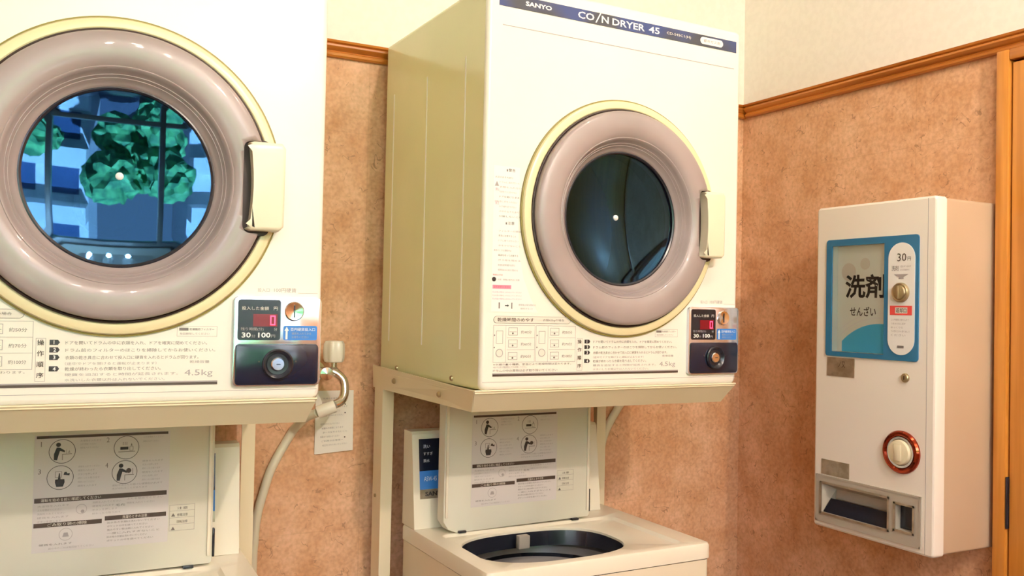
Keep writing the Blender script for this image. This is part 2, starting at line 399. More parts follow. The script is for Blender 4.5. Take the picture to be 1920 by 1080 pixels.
downlight(.50, -.80, 'added ceiling lamp nearest the back wall, above the front of the dryers', .03, 17)  # unseen lamp added to brighten the upper walls and fronts

# ------------------------------------------------------------------ coin dryer
W, D, H = .600, .4997, .7412
DX, DZ = .303, .327
JP1 = ['ドアを開いてドラムの中に衣類を入れ、ドアを確実に閉めてください。', 'ドラム前のフィルターのほこりを掃除してからお使いください。',
       '衣類の乾き具合に合わせて投入口に硬貨を入れるとドラムが回ります。', '（途中でドアを開けると運転が止まります）', '乾燥が終わったら衣類を取り出してください。',
       '硬貨を追加すると時間が延長されます。', '水洗いした衣類以外は入れないでください。']
def make_dryer(label, loc, rz):
    t = thing('coin_dryer', label, 'coin dryer', loc, rz, 'coin dryers on stands over the washing machines')
    # cabinet: open-fronted shell
    z0 = .0006
    cab = MB()
    cs = rr(0, W, z0, H, .010, 4)
    # rounded section in x-z, running along y; closed at the back
    cab.loft([[(x, y, z) for x, z in cs] for y in (.010, D)], 'body', cap1=True)
    for y in (.088, .269, .453):
        for sx in (0, W):
            cab.box(sx-.0012, sx+.0012, y-.0022, y+.0022, .07, .62, 'front', .0008, 1)
    cab.build('cabinet', t)
    for y in (.12, .40):
        MB().lathe([(0, -.004), (.004, -.0035), (.0055, -.001), (.0055, .0005)], (0, y, .014), 'brass', 'x', 16).build('screw', t)
    # front panel with round opening
    ang = [2*PI*i/120 for i in range(120)]
    for cx, cz in ((0, z0), (W, z0), (0, H), (W, H)):
        for d in (-.03, -.015, 0, .015, .03): ang.append((math.atan2(cz-DZ, cx-DX)+d) % (2*PI))
    ang = sorted(ang)
    def rect_loop(x0, x1, za, zb, r, y):
        out = []
        for a in ang:
            c, s_ = math.cos(a), math.sin(a); tx = ((x1 if c > 0 else x0)-DX)/c if abs(c) > 1e-6 else 9; tz = ((zb if s_ > 0 else za)-DZ)/s_ if abs(s_) > 1e-6 else 9
            k = min(tx, tz); x = DX+c*k; z = DZ+s_*k
            qx = min(max(x, x0+r), x1-r); qz = min(max(z, za+r), zb-r)
            if (x < x0+r or x > x1-r) and (z < za+r or z > zb-r):
                d = Vector((x-qx, z-qz)).normalized()*r; x = qx+d.x; z = qz+d.y
            out.append((x, y, z))
        return out
    circ = lambda r, y: [(DX+r*math.cos(a), y, DZ+r*math.sin(a)) for a in ang]
    fp = MB()
    e = .0006
    fp.loft([rect_loop(-e, W+e, z0, H+e, .010, .0098), rect_loop(-e, W+e, z0, H+e, .010, .007), rect_loop(.0015, W-.0015, z0+.002, H-.0015, .010, .0025), rect_loop(.005, W-.005, z0+.0055, H-.005, .010, .0004), rect_loop(.008, W-.008, z0+.009, H-.008, .010, 0), circ(.206, 0), circ(.206, .05)], 'front')
    # fine groove lines: under the banner and above the foot
    fp.box(.030, .582, -.0004, .001, .6605, .6620, 'lightink'); fp.box(.004, W-.004, -.0003, .001, .0155, .0162, 'lightink')
    fp.build('front_panel', t)
    # name banner
    b = MB(); y = -.0008
    b.box(.022, .587, y, .0003, .6955, .7190, 'banner')
    b.text('SANYO', .076, .7035, .0085, y-.0003, 'white', .056, .03)
    b.text('CO', .190, .7010, .0135, y-.0003, 'white', .037, .018)
    b.poly([(.2295, .6990), (.2325, .6990), (.2430, .7185), (.2400, .7185)], y-.0003, 'white')
    b.text('N', .2440, .7010, .0135, y-.0003, 'white', .0165, .018)
    b.text('DRYER', .269, .7010, .0130, y-.0003, 'white', .078, .018)
    b.text('45', .3570, .7010, .0130, y-.0003, 'white', .027, .018)
    b.text('CD-S45C1(H)', .402, .7040, .0065, y-.0003, 'sheet', .062)
    b.prism(rr(.489, .550, .7005, .7150, .0072), y-.0004, y-.0001, 'white')
    b.text('都市ガス用', .5195, .7045, .0065, y-.0006, 'grayink', .044, 0, 'c')
    b.build('name_banner', t)
    # ring trim: shadow line painted as an olive ring + cream ring
    tr = MB()
    tr.lathe([(.2275, .0002), (.2302, .0002), (.2302, -.004), (.2275, -.0045)], (DX, 0, DZ), 'olive', n=128, closed=True)
    tr.lathe([(.2074, .0002), (.2275, .0002), (.2275, -.006), (.2255, -.0095), (.220, -.0115), (.213, -.0110), (.2100, -.0085), (.2085, -.004)], (DX, 0, DZ), 'trimring', n=128, closed=True)
    tr.build('ring_trim', t)
    # door: gap drawn as a dark ring, grey frame with handle notch, glass
    MB().lathe([(.2015, .006), (.2108, .006), (.2108, -.0120), (.2085, -.0128), (.2015, -.006)], (DX, 0, DZ), 'gap', n=128, closed=True).build('door_gap_ring', t)
    dm = MB()
    dm.lathe([(.2055, .004), (.2065, -.018), (.2055, -.0225), (.2030, -.0255), (.1985, -.0275), (.188, -.0290), (.175, -.0292), (.165, -.0275), (.1580, -.0245), (.1555, -.0225),
              (.1545, -.0232), (.1528, -.0225), (.1500, -.0160), (.1460, -.0110), (.1452, -.0112), (.1420, -.0065), (.1412, -.0067), (.1380, -.0020), (.1345, .0015), (.1310, .0040), (.1280, .014), (.1280, .030), (.170, .030)], (DX, 0, DZ), 'grey', n=128, closed=True)
    frame = dm.build('door_frame', t, angle=50)
    cut = MB().prism(rr(.4705, .60, .254, .394, .012), -.2, .2, 'gap').build('cut', t)
    mod = frame.modifiers.new('b', 'BOOLEAN'); mod.object = cut; mod.operation = 'DIFFERENCE'; mod.solver = 'EXACT'
    dg = bpy.context.evaluated_depsgraph_get(); dg.update()
    me = bpy.data.meshes.new_from_object(frame.evaluated_get(dg)); frame.modifiers.clear(); frame.data = me
    bpy.data.objects.remove(cut)
    nb = MB(); nb.prism(rr(.4685, .512, .2515, .3965, .010), -.0180, .001, 'gap'); nb.build('handle_recess', t)
    g = MB(); Rr = .58; rg = .1296; c0 = Rr-math.sqrt(Rr*Rr-rg*rg)
    pr = [(rg*k/14, .010+c0-(Rr-math.sqrt(Rr*Rr-(rg*k/14)**2))) for k in range(15)]
    pr = [(max(r, 1e-5), y) for r, y in pr]
    g.lathe(pr+[(r, y+.004) for r, y in pr[::-1]], (DX, 0, DZ), 'glass', n=96)
    gl = g.build('door_glass', t, angle=60)
    MB().lathe([(.1262, .0085), (.1262, .0050), (.1290, .0035), (.1316, .0040), (.1316, .0085)], (DX, 0, DZ), 'black', n=96, closed=True).build('dark_edge_reflection', gl)  # black ring painting the dark reflection at the glass edge
    MB().lathe([(1e-5, -.0040), (.003, -.0035), (.0055, -.0015), (.0058, .001)], (DX, .010+c0, DZ+.004), 'bolt', n=24).build('centre_bolt', gl)
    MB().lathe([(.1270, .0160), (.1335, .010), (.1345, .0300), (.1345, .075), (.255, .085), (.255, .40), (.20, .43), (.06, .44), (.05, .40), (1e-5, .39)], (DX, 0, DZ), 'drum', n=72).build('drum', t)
    # handle: thick lip with hollowed inner edge
    pts = []
    for k in range(13):
        q = k/12; z = .386-(.386-.264)*q; pts.append((.4795+.0045*math.sin(PI*q), z))
    pts = [(.485, .3915), (.477, .3895)] + pts + [(.4745, .2605), (.482, .2575), (.524, .2585), (.5305, .265), (.5315, .384), (.526, .3915)]
    hd = MB(); hd.prism(pts, -.0400, -.002, 'handle', .006, 4)
    hd.build('door_handle', t, angle=60)
    # instruction label
    s = MB(); y = -.0007
    s.box(.0235, .4450, y, .0002, .0260, .0315, 'brownink'); y2 = y-.0002
    s.rect(.0235, .445, .0298, .0318, y2, 'lightink')
    s.prism(rr(.0235, .187, .1215, .1345, .0064), -.0006, .0001, 'grayink'); s.prism(rr(.0241, .1864, .1221, .1339, .0060), -.0009, .0001, 'sheet')
    s.text('乾燥時間のめやす', .0310, .1245, .0072, -.0011, 'brownink', .076, .01)
    s.text('衣類4.5kgの場合', .1260, .1252, .0050, -.0011, 'grayink', .046)
    y = -.0004
    s.frame(.0235, .1100, .0510, .1180, .0006, y, 'lightink'); s.frame(.1120, .1985, .0510, .1180, .0006, y, 'lightink')
    for cx in (.0235, .1120):
        for zz in (.0735, .0955): s.rect(cx+.028, cx+.0865, zz, zz+.0005, y, 'lightink')
        s.rect(cx+.0255, cx+.0260, .051, .118, y, 'lightink')
        for i, zz in enumerate((.1020, .0800, .0575)):
            s.frame(cx+.031, cx+.0500, zz-.002, zz+.0120, .0008, y, 'lightink'); s.rect(cx+.033, cx+.048, zz+.004, zz+.0048, y, 'lightink'); s.disc(cx+.0400, zz+.0015, .0018, y-.0002, y, 'grayink', 10)
            s.text(['約40分', '約60分', '約90分'][i] if cx < .1 else ['約50分', '約70分', '約100分'][i], cx+.0570, zz+.001, .0058, y, 'grayink', .022)
        s.disc(cx+.0130, .0680, .0075, y-.0002, y, 'lightink', 16); s.disc(cx+.0130, .0680, .0062, y-.0003, y, 'sheet', 16)
        s.frame(cx+.006, cx+.0200, .0850, .1080, .0008, y, 'lightink')
        for zz in (.100, .078): s.disc(cx+.0025, zz, .0013, y-.0002, y, 'grayink', 10)
    s.text('※衣類の量や種類、室温により乾燥時間は変わります。', .0245, .0455, .0038, y, 'grayink', .165)
    s.text('※ぬれたままの衣類は脱水してから乾燥してください。', .0245, .0405, .0038, y, 'lightink', .070)
    s.text('ドラムの中の異物は必ず取り除いてください', .0245, .0338, .0048, y, 'grayink', .135)
    s.frame(.2020, .2145, .0340, .0945, .0005, y, 'lightink')
    for i, ch in enumerate('操作順序'): s.text(ch, .2035, .0845-.0152*i, .0078, y, 'brownink', .0090, .012)
    for i, zz in enumerate((.0850, .0745, .0640, .0480)):
        s.rect(.2190, .2255, zz, zz+.0072, y, 'ink'); s.poly([(.2255, zz), (.2295, zz), (.2320, zz+.0036), (.2295, zz+.0072), (.2255, zz+.0072)], y, 'ink')
        s.text(str(i+1), .2240, zz+.0010, .0052, y-.0002, 'white', None, .02)
    for i, (zz, wd, c_) in enumerate(((.0855, .190, 'grayink'), (.0750, .202, 'grayink'), (.0645, .178, 'grayink'), (.0565, .120, 'lightink'), (.0485, .126, 'grayink'), (.0410, .150, 'lightink'), (.0335, .132, 'lightink'))):
        s.text(JP1[i], .2390, zz, .0052 if i not in (3, 5, 6) else .0042, y, c_, wd)
    s.rect(.3890, .4020, .1062, .1105, y, 'grayink')
    s.text('乾燥機用フィルター', .4035, .1065, .0038, y, 'grayink', .035); s.text('毎回掃除してください', .3900, .1000, .0034, y, 'lightink', .042)
    s.frame(.3860, .4430, .0975, .1130, .0004, y, 'lightink')
    s.text('乾燥容量', .4050, .0580, .0042, y, 'lightink', .028); s.text('4.5kg', .3980, .0370, .0115, y, 'lightink', .040)
    s.build('instruction_label', t, smooth=False, recalc=False)
    # safety sticker column
    s = MB(); y = -.0005
    s.poly([(.018, .142), (.115, .142), (.098, .170), (.083, .205), (.0735, .250), (.0700, .300), (.0720, .405), (.018, .405)], -.0003, 'white')
    for zz, wd in ((.396, .020), (.300, .018)): s.rect(.044, .0465, zz, zz+.004, y, 'grayink'); s.text('警告' if zz > .35 else '注意', .048, zz, .0055, y, 'ink', .014)
    zz = .388
    L_ = ['火災のおそれあり', 'ドラムに油の付いた', '衣類を入れない', '可燃性ガスに近づけない', 'ドアを開けたまま', '回転中に手を入れない', 'お子様を近づけない', 'けがのおそれあり', '分解しないこと',
          'アースを必ず接続する', '排気口をふさがない', 'フィルターの掃除', '蒸気に注意すること', 'ドアに寄りかからない', '水をかけないこと', '異常のときは運転中止', '電源を切って点検する', 'ガス栓を閉める', '取扱説明書を読む', '使用後は元栓を閉める']
    for i, tx in enumerate(L_):
        z = .383-.0088*i
        if abs(z-.300) < .006: continue
        s.text(tx, .030 if i % 5 else .021, z, .0036, y, 'lightink' if i % 4 else 'grayink', .036+.010*((i*37) % 3)/2)
        if i in (1, 9): s.poly([(.020, z-.006), (.029, z-.006), (.0245, z+.003)], y, 'lightink')
    for z in (.360, .335): s.text('禁止', .022, z, .005, y, 'pink', .008)
    s.rect(.020, .058, .1835, .1905, y, 'pink'); s.text('必ずお守りください', .0225, .1850, .0042, y-.0002, 'red', .033)
    s.disc(.0225, .2005, .0042, y-.0002, y, 'ink', 12); s.text('事故防止のため', .020, .2070, .0030, y, 'red', .020); s.text('点検・整備は販売店に依頼', .030, .1985, .0034, y, 'lightink', .045)
    for k, z in enumerate((.176, .170, .164)): s.text('引火性の物を入れないでください', .020, z, .0030, y, 'pink' if k != 1 else 'lightink', .060)
    s.rect(.033, .0355, .1480, .1590, y, 'grayink'); s.poly([(.046, .1525), (.051, .1525), (.051, .1510), (.0545, .1535), (.051, .1560), (.051, .1545), (.046, .1545)], y, 'ink'); s.rect(.0590, .0612, .1480, .1590, y, 'grayink')
    s.text('使用後は扉を閉める', .074, .1535, .0035, y, 'lightink', .036); s.text('換気をすること', .078, .1470, .0032, y, 'lightink', .026)
    s.build('safety_sticker', t, smooth=False, recalc=False)
    # control box
    c = MB(); c.prism(rr(.4660, .5985, .0225, .1590, .006), -.0075, .0004, 'steel', .0015, 2); cp = c.build('control_plate', t)
    y = -.0082
    c = MB(); c.prism(rr(.4715, .5355, .0925, .1545, .004), y, -.0073, 'black')
    q = y-.0003
    c.rect(.494, .5305, .1135, .1325, q, 'ledbg')
    c.text('投入した金額', .477, .1385, .0055, q, 'sheet', .040); c.text('円', .5245, .1385, .0055, q, 'sheet', .006)
    c.text('残り時間(分)', .476, .1065, .0055, q, 'lightink', .034); c.text('分', .5255, .1065, .0055, q, 'lightink', .005)
    c.text('30', .4775, .0965, .0078, q, 'white', .0135, .02); c.text('分', .4920, .0965, .0045, q, 'lightink', .006)
    c.text('100', .5020, .0965, .0078, q, 'white', .0185, .02); c.text('円', .5215, .0965, .0045, q, 'lightink', .006)
    c.build('display', t, smooth=False, recalc=False)
    c = MB(); q = y-.0006      # seven-segment style zero
    c.frame(.5195, .5275, .1155, .1305, .0018, q, 'led'); c.build('display_digit', t, smooth=False, recalc=False)
    c = MB(); c.lathe([(.0150, .001), (.0150, -.0020), (.0135, -.0035), (.0100, -.0030), (1e-5, -.0020)], (.5560, -.0075, .1375), 'chrome', n=40); c.box(.5552, .5568, -.0112, -.0090, .128, .147, 'black'); c.build('coin_slot', t)
    c = MB(); c.prism(rr(.5400, .5925, .0925, .1150, .003), y, -.0073, 'bluelab'); q = y-.0003
    c.poly([(.5435, .094), (.5465, .094), (.5465, .107), (.5485, .107), (.5450, .1135), (.5415, .107), (.5435, .107)], q, 'white')
    c.text('百円硬貨投入口', .5510, .1068, .0052, q, 'white', .038); c.text('硬貨を入れてから', .5530, .1010, .0038, q, 'lightink', .030); c.text('お待ちください', .5530, .0955, .0038, q, 'lightink', .026)
    c.build('slot_label', t, smooth=False, recalc=False)
    c = MB(); c.prism(rr(.4690, .5945, .0245, .0865, .005), -.0105, -.0074, 'navy', .0015, 2)
    c.lathe([(.0235, .0005), (.0235, -.0045), (.0215, -.0055), (.0185, -.0035), (.0160, -.0010), (.0115, -.0008)], (.5320, -.0105, .0560), 'black', n=48)
    for xx in (.5040, .5600): c.disc(xx, .0600, .0014, -.0110, -.0100, 'gap', 10)
    cb = c.build('coin_box', t)
    c = MB(); c.lathe([(.0105, .003), (.0105, -.0035), (.0090, -.0050), (1e-5, -.0050)], (.5320, -.0105, .0560), 'chrome', n=32); c.box(.5295, .5355, -.0163, -.0150, .0552, .0566, 'black'); c.build('lock', cb)
    c = MB(); c.text('投入口', .5010, .1665, .0060, -.0004, 'lightink', .018); c.text('100円硬貨', .5260, .1665, .0070, -.0004, 'lightink', .034); c.rect(.563, .594, .1655, .1660, -.0004, 'lightink'); c.build('coin_note', t, smooth=False, recalc=False)
    return t
YA, YB = .0195, -.0268
LX, LY = -.3015 - W*math.cos(YB), -.038 - W*math.sin(YB)
dryer_m = make_dryer('cream coin dryer with dark door glass and a navy name banner, nearest the room corner', (0, 0, ZB), YA)
dryer_l = copy_tree(dryer_m); dryer_l.location = (LX, LY, ZB-.0057); dryer_l.rotation_euler = (0, 0, YB)
dryer_l['label'] = 'cream coin dryer with blue-tinted door glass mirroring the windows, at the left edge'

# ------------------------------------------------------------------ dryer stand (origin on the floor, z up)
def make_stand(label, loc, rz):
    t = thing('dryer_stand', label, 'dryer stand', loc, rz, 'steel dryer stands with a folded apron')
    m = 'stand'; k = ZB; a = MB()
    zt = k-.0008
    a.box(-.013, W-.007, -.004, D+.006, zt-.003, zt, m)
    # folded apron: front sheet sloping back, mitred to the side sheets
    def quad(P, th):
        n = (Vector(P[1])-Vector(P[0])).cross(Vector(P[3])-Vector(P[0])).normalized()*th
        Q = [tuple(Vector(p)+n) for p in P]
        a.add(list(P)+Q, [(0, 1, 2, 3), (7, 6, 5, 4), (0, 4, 5, 1), (1, 5, 6, 2), (2, 6, 7, 3), (3, 7, 4, 0)], m)
    T = .003
    quad([(-.014, -.006, k+.0005), (W-.004, -.006, k+.0005), (W-.014, .030, k-.040), (.000, .030, k-.040)], T)
    quad([(-.016, D+.008, k+.014), (-.015, -.004, k+.0012), (-.002, .030, k-.040), (-.014, D+.008, k-.036)], T)
    quad([(W-.004, -.004, k+.0006), (W-.002, D+.008, k-.001), (W-.004, D+.008, k-.036), (W-.013, .030, k-.040)], T)
    a.box(-.013, W-.007, D+.0065, D+.0095, k-.036, zt, m)
    a.build('tray', t, angle=30)
    for y, z in ((.374, -.012), (.140, -.018)):
        b = MB(); b.lathe([(1e-5, -.0055), (.0035, -.005), (.0060, -.002), (.0060, .0005)], (-.0158, y, k+z), 'brass', 'x', 16); b.build('bolt', t)
    for s in (-1, 1):
        g = MB()
        X = (lambda x: x) if s < 0 else (lambda x: W-.0265-x)
        pts = [(X(-.0125), .500), (X(-.0125), .450), (X(.014), .450), (X(.014), .453), (X(-.0095), .453), (X(-.0095), .500)]
        g.prism(pts, .003, k-.0045, m, axis='z')
        x0, x1 = sorted((X(-.0125), X(.014))); g.box(x0, x1, .440, .505, 0, .0028, m)
        g.build('leg', t)
        b = MB(); b.lathe([(1e-5, -.004), (.004, -.003), (.004, .0005)], (X(-.0125)*1.0, .480, k-.275), 'brass', 'x', 12)
        if s < 0: b.build('bolt', t)
    br = MB(); br.box(.0, W-.003, .4955, .4995, .10, .14, m); br.build('rear_brace', t)
    return t
stand_m = make_stand('cream steel stand carrying the dryer with the dark glass, side screws in view', (0, 0, 0), YA)
stand_l = copy_tree(stand_m); stand_l.location = (LX, LY, -.0057+.0057); stand_l.rotation_euler = (0, 0, YB)
stand_l['label'] = 'cream steel stand carrying the leftmost dryer, only its apron and right leg in view'
dryer_l.location.z = ZB

# ------------------------------------------------------------------ washing machine
def make_washer(label, loc, rz, lid0, lid1, lab0, boxr):
    t = thing('washing_machine', label, 'washing machine', loc, rz, 'top-loading washing machines with open lids')
    x0, x1, y0, y1 = .030, .555, .016, .430
    zd = ZB-.330
    b = MB(); b.loft([[(x, y, z) for x, y in rr(x0+.002, x1-.002, y0+.002, y1-.001, .012, 4)] for z in (.03, zd-.034)], 'washer', cap0=True)
    for fx in (.07, .51):
        for fy in (.06, .39): b.lathe([(1e-5, 0), (.02, 0), (.02, .02), (.012, .03)], (fx, fy, 0), 'black', 'z', 16)
    b.build('body', t)
    # deck with recessed top and wide opening
    cx, cy = .244, .176
    ang = sorted([2*PI*i/120 for i in range(120)] + [(math.atan2(py-cy, px-cx)+d) % (2*PI) for px in (x0, x1) for py in (y0, y1) for d in (-.02, 0, .02)])
    def RL(xa, xb, ya, yb, r, z):
        out = []
        for a in ang:
            c, s_ = math.cos(a), math.sin(a); tx = ((xb if c > 0 else xa)-cx)/c if abs(c) > 1e-6 else 9; ty = ((yb if s_ > 0 else ya)-cy)/s_ if abs(s_) > 1e-6 else 9
            k = min(tx, ty); x = cx+c*k; y = cy+s_*k; qx = min(max(x, xa+r), xb-r); qy = min(max(y, ya+r), yb-r)
            if (x < xa+r or x > xb-r) and (y < ya+r or y > yb-r):
                d = Vector((x-qx, y-qy)).normalized()*r; x = qx+d.x; y = qy+d.y
            out.append((x, y, z))
        return out
    def SE(rx, ry, z, n=2.7):
        out = []
        for a in ang:
            c, s_ = math.cos(a), math.sin(a); k = (abs(c/rx)**n+abs(s_/ry)**n)**(-1/n); out.append((cx+c*k, cy+s_*k, z))
        return out
    d = MB()
    d.loft([RL(x0, x1, y0, y1, .012, zd-.032), RL(x0, x1, y0, y1, .012, zd-.006), RL(x0+.002, x1-.002, y0+.002, y1-.002, .012, zd-.001), RL(x0+.005, x1-.005, y0+.005, y1-.005, .012, zd),
            RL(x0+.035, x1-.055, y0+.020, .300, .014, zd), RL(x0+.040, x1-.062, y0+.024, .296, .012, zd-.006), SE(.174, .121, zd-.006), SE(.170, .118, zd-.009), SE(.170, .118, zd-.014)], 'deck')
    d.build('deck', t, angle=40)
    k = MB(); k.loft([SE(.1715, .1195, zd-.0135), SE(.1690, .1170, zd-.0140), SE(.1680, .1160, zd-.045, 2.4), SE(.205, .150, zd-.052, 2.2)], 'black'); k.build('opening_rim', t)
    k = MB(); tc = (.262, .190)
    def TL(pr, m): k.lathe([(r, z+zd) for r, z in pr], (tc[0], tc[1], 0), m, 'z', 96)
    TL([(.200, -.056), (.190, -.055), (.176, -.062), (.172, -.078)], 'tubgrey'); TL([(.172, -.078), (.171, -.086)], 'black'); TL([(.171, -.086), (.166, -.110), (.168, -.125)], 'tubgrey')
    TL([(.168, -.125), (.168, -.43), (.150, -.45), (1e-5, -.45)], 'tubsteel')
    k.build('tub', t)
    MB().box(.235, .262, .262, .278, zd-.040, zd-.012, 'tubgrey', .002).build('softener_cap', t)
    # rear control box: leaning front
    yb = y1
    p = MB(); prf = [(.360, zd+.0005), (.384, zd+.200), (.390, zd+.206), (yb-.001, zd+.206), (yb-.001, zd+.0005)]
    bm_l = [[(x, y, z) for y, z in prf] for x in (x0+.002, boxr)]
    p.loft(bm_l, 'deck', cap0=True, cap1=True); bx = p.build('control_box', t, angle=20)
    def face(x, v):     # point on the leaning face: v metres above the deck
        return (x, .360+(v/.2)*.024-.0007, zd+v)
    s = MB()
    def fq(xa, xb, va, vb, m, e=0.0):
        P = [face(xa, va), face(xb, va), face(xb, vb), face(xa, vb)]; s.add([(a, b-e, c) for a, b, c in P], [(0, 1, 2, 3)], m)
    lx0, lx1 = .047, boxr-.045
    fq(lx0, lx1, .063, .190, 'navy'); fq(lx0, lx1, .083, .122, 'bluelab', .0002); fq(lx0, lx1, .063, .083, 'plate', .0002)
    def ft(tx, x, v, h, m, wd, bold=0.0):
        n0 = len(s.v); s.text(tx, x, v, h, 0, m, wd, bold)
        for i in range(n0, len(s.v)): a, _, c = s.v[i]; q = face(a, c); s.v[i] = (q[0], q[1]-.0005, q[2])
    ft('SANYO', lx0+.012, .0685, .0095, 'ink', .050, .03); ft('全自動洗濯機', .13, .0690, .0085, 'ink', .075)
    ft('ASW-45', lx0+.010, .100, .010, 'white', .030); ft('洗い', lx0+.010, .170, .008, 'white', .016); ft('すすぎ', lx0+.010, .155, .007, 'white', .022); ft('脱水', lx0+.010, .140, .007, 'white', .014)
    ft('運転中', .12, .160, .010, 'white', .034); ft('100円', .20, .155, .016, 'white', .06)
    s.build('control_label', bx, smooth=False, recalc=False)
    # raised lid: shallow tray standing on its rear edge
    yl = .300; zb_, zt_ = zd+.004, ZB-.047
    l = MB()
    out = [(lid0+.032, zb_-.004), (lid1-.004, zb_), (lid1, zb_+.004), (lid1, zt_-.006), (lid1-.006, zt_), (lid0+.006, zt_), (lid0, zt_-.006), (lid0, zb_+.022), (lid0+.012, zb_+.004)]
    l.prism(out, yl, yl+.030, 'lid', .003, 2)
    fr_ = [(lid0+.003, lid0+.009, zb_+.030, zt_-.01), (lid1-.010, lid1-.004, zb_+.015, zt_-.01)]
    for a0, a1, b0, b1 in fr_: l.box(a0, a1, yl-.004, yl+.001, b0, b1, 'deck', .0015)
    lid = l.build('lid', t, angle=40)
    MB().box(lid1+.0005, lid1+.005, yl+.004, yl+.014, zb_+.010, zb_+.062, 'black', .002).build('lid_damper', lid)
    for a in (lid0+.034, lid1-.05): MB().box(a, a+.018, yl-.006, yl+.012, zd+.0002, zd+.005, 'black', .001).build('hinge', lid)
    # instruction sheet on the lid: u to the right, v down from the top bar
    s = MB(); Y = yl-.0006; q = Y-.0003
    top = ZB-.0830
    U = lambda u: lab0+u; V = lambda v: top-v
    s.rect(U(-.003), U(.211), V(.196), V(-.001), Y, 'lsheet')
    s.rect(U(0), U(.2075), V(.0045), V(0), q, 'brownink')
    for u, v, kind in ((.039, .0270, 1), (.1395, .0255, 2), (.037, .0712, 3), (.1375, .0682, 4)):
        s.disc(U(u), V(v), .0205, q-.0001, q, 'ink', 40); s.disc(U(u), V(v), .0196, q-.0003, q-.0001, 'lsheet', 40)
        g = q-.0005; X_ = lambda a: U(u+a); Z_ = lambda a: V(v)+a
        if kind in (1, 4):
            s.disc(X_(-.006), Z_(.0115), .0037, g-.0001, g, 'ink', 16)
            s.poly([(X_(-.0085), Z_(.007)), (X_(-.0035), Z_(.0065)), (X_(.0045), Z_(.001)), (X_(.0035), Z_(-.0015)), (X_(-.0035), Z_(.001)), (X_(-.0055), Z_(-.006)), (X_(-.0075), Z_(-.0145)), (X_(-.0125), Z_(-.0140)), (X_(-.0125), Z_(-.004))], g, 'ink')
            s.rect(X_(0), X_(.015), Z_(-.0052), Z_(-.0042), g, 'grayink'); s.rect(X_(0), X_(.001), Z_(-.0145), Z_(-.0045), g, 'grayink')
            if kind == 1: s.rect(X_(.006), X_(.0068), Z_(-.004), Z_(.003), g, 'lightink'); s.poly([(X_(.008), Z_(-.003)), (X_(.0125), Z_(-.003)), (X_(.011), Z_(.002))], g, 'lightink')
            else: s.disc(X_(.0065), Z_(.0025), .0042, g-.0001, g, 'brownink', 14); s.rect(X_(.0125), X_(.0133), Z_(-.004), Z_(.006), g, 'grayink')
        elif kind == 2:
            s.rect(X_(-.010), X_(.003), Z_(-.0035), Z_(.0015), g, 'ink'); s.rect(X_(-.013), X_(.014), Z_(-.0075), Z_(-.0065), g, 'grayink')
            s.frame(X_(.005), X_(.011), Z_(-.0055), Z_(.002), .0007, g, 'grayink'); s.poly([(X_(.0065), Z_(.003)), (X_(.0095), Z_(.003)), (X_(.008), Z_(.008))], g, 'grayink')
            for a in (-.006, -.003, 0): s.rect(X_(a), X_(a+.0008), Z_(.0045), Z_(.010), g, 'grayink')
        else:
            s.poly([(X_(-.0075), Z_(-.003)), (X_(.0065), Z_(-.003)), (X_(.0070), Z_(-.008)), (X_(.0045), Z_(-.0155)), (X_(-.0055), Z_(-.0155)), (X_(-.0078), Z_(-.008))], g, 'ink')
            s.poly([(X_(-.0035), Z_(-.003)), (X_(-.0020), Z_(.0075)), (X_(-.0005), Z_(.0075)), (X_(.0005), Z_(-.003))], g, 'ink')
            s.frame(X_(-.008), X_(.0025), Z_(.0), Z_(.0105), .0007, g, 'grayink')
            s.poly([(X_(.005), Z_(.0045)), (X_(.014), Z_(.003)), (X_(.0145), Z_(.007)), (X_(.011), Z_(.0065)), (X_(.009), Z_(.0095)), (X_(.006), Z_(.0085))], g, 'ink')
    for i, (u, v) in enumerate(((.0065, .012), (.1075, .009), (.0035, .058), (.1065, .053))): s.text(str(i+1), U(u), V(v+.006), .0085, q, 'grayink', None if i == 0 else .0045)
    def lines(u, v, wd, n, dv, txs, m='lightink', h=.0034):
        for i in range(n): s.text(txs[i % len(txs)], U(u), V(v+dv*i), h, q, m, wd*(1-.12*((i*5) % 3)))
    T_ = ['洗濯物を入れます', 'ふたを閉めてください', '洗剤を入れてください', '硬貨を入れます', 'ボタンを押します', '終わったら取り出す']
    lines(.066, .012, .033, 3, .0060, T_); lines(.166, .010, .034, 2, .0075, T_[1:]); lines(.064, .056, .034, 6, .0066, T_[2:]); lines(.166, .052, .034, 7, .0066, T_[3:])
    lines(.118, .092, .075, 2, .0055, ['運転中はふたを開けないでください', '水がはねることがあります'])
    s.rect(U(-.001), U(.2075), V(.1125), V(.1045), q, 'brownink'); s.text('運転を始める前に確認してください', U(.009), V(.1112), .0055, q-.0002, 'sheet', .092)
    lines(.004, .120, .048, 5, .0064, T_); lines(.088, .119, .045, 4, .0064, T_[2:]); s.disc(U(.071), V(.127), .0085, q-.0001, q, 'lightink', 20); s.disc(U(.071), V(.127), .0078, q-.0002, q-.0001, 'lsheet', 20); s.disc(U(.073), V(.131), .003, q-.0003, q, 'lightink', 12)
    lines(.142, .117, .060, 2, .0070, T_[1:]); s.text('毛布', U(.125), V(.127), .0045, q, 'grayink', .015)
    s.rect(U(-.001), U(.1035), V(.1540), V(.1465), q, 'brownink'); s.text('ごみ取り袋の掃除', U(.020), V(.1527), .0052, q-.0002, 'sheet', .060)
    s.rect(U(.1080), U(.2075), V(.1500), V(.1425), q, 'brownink'); s.text('洗濯のときの注意', U(.136), V(.1487), .0052, q-.0002, 'sheet', .040)
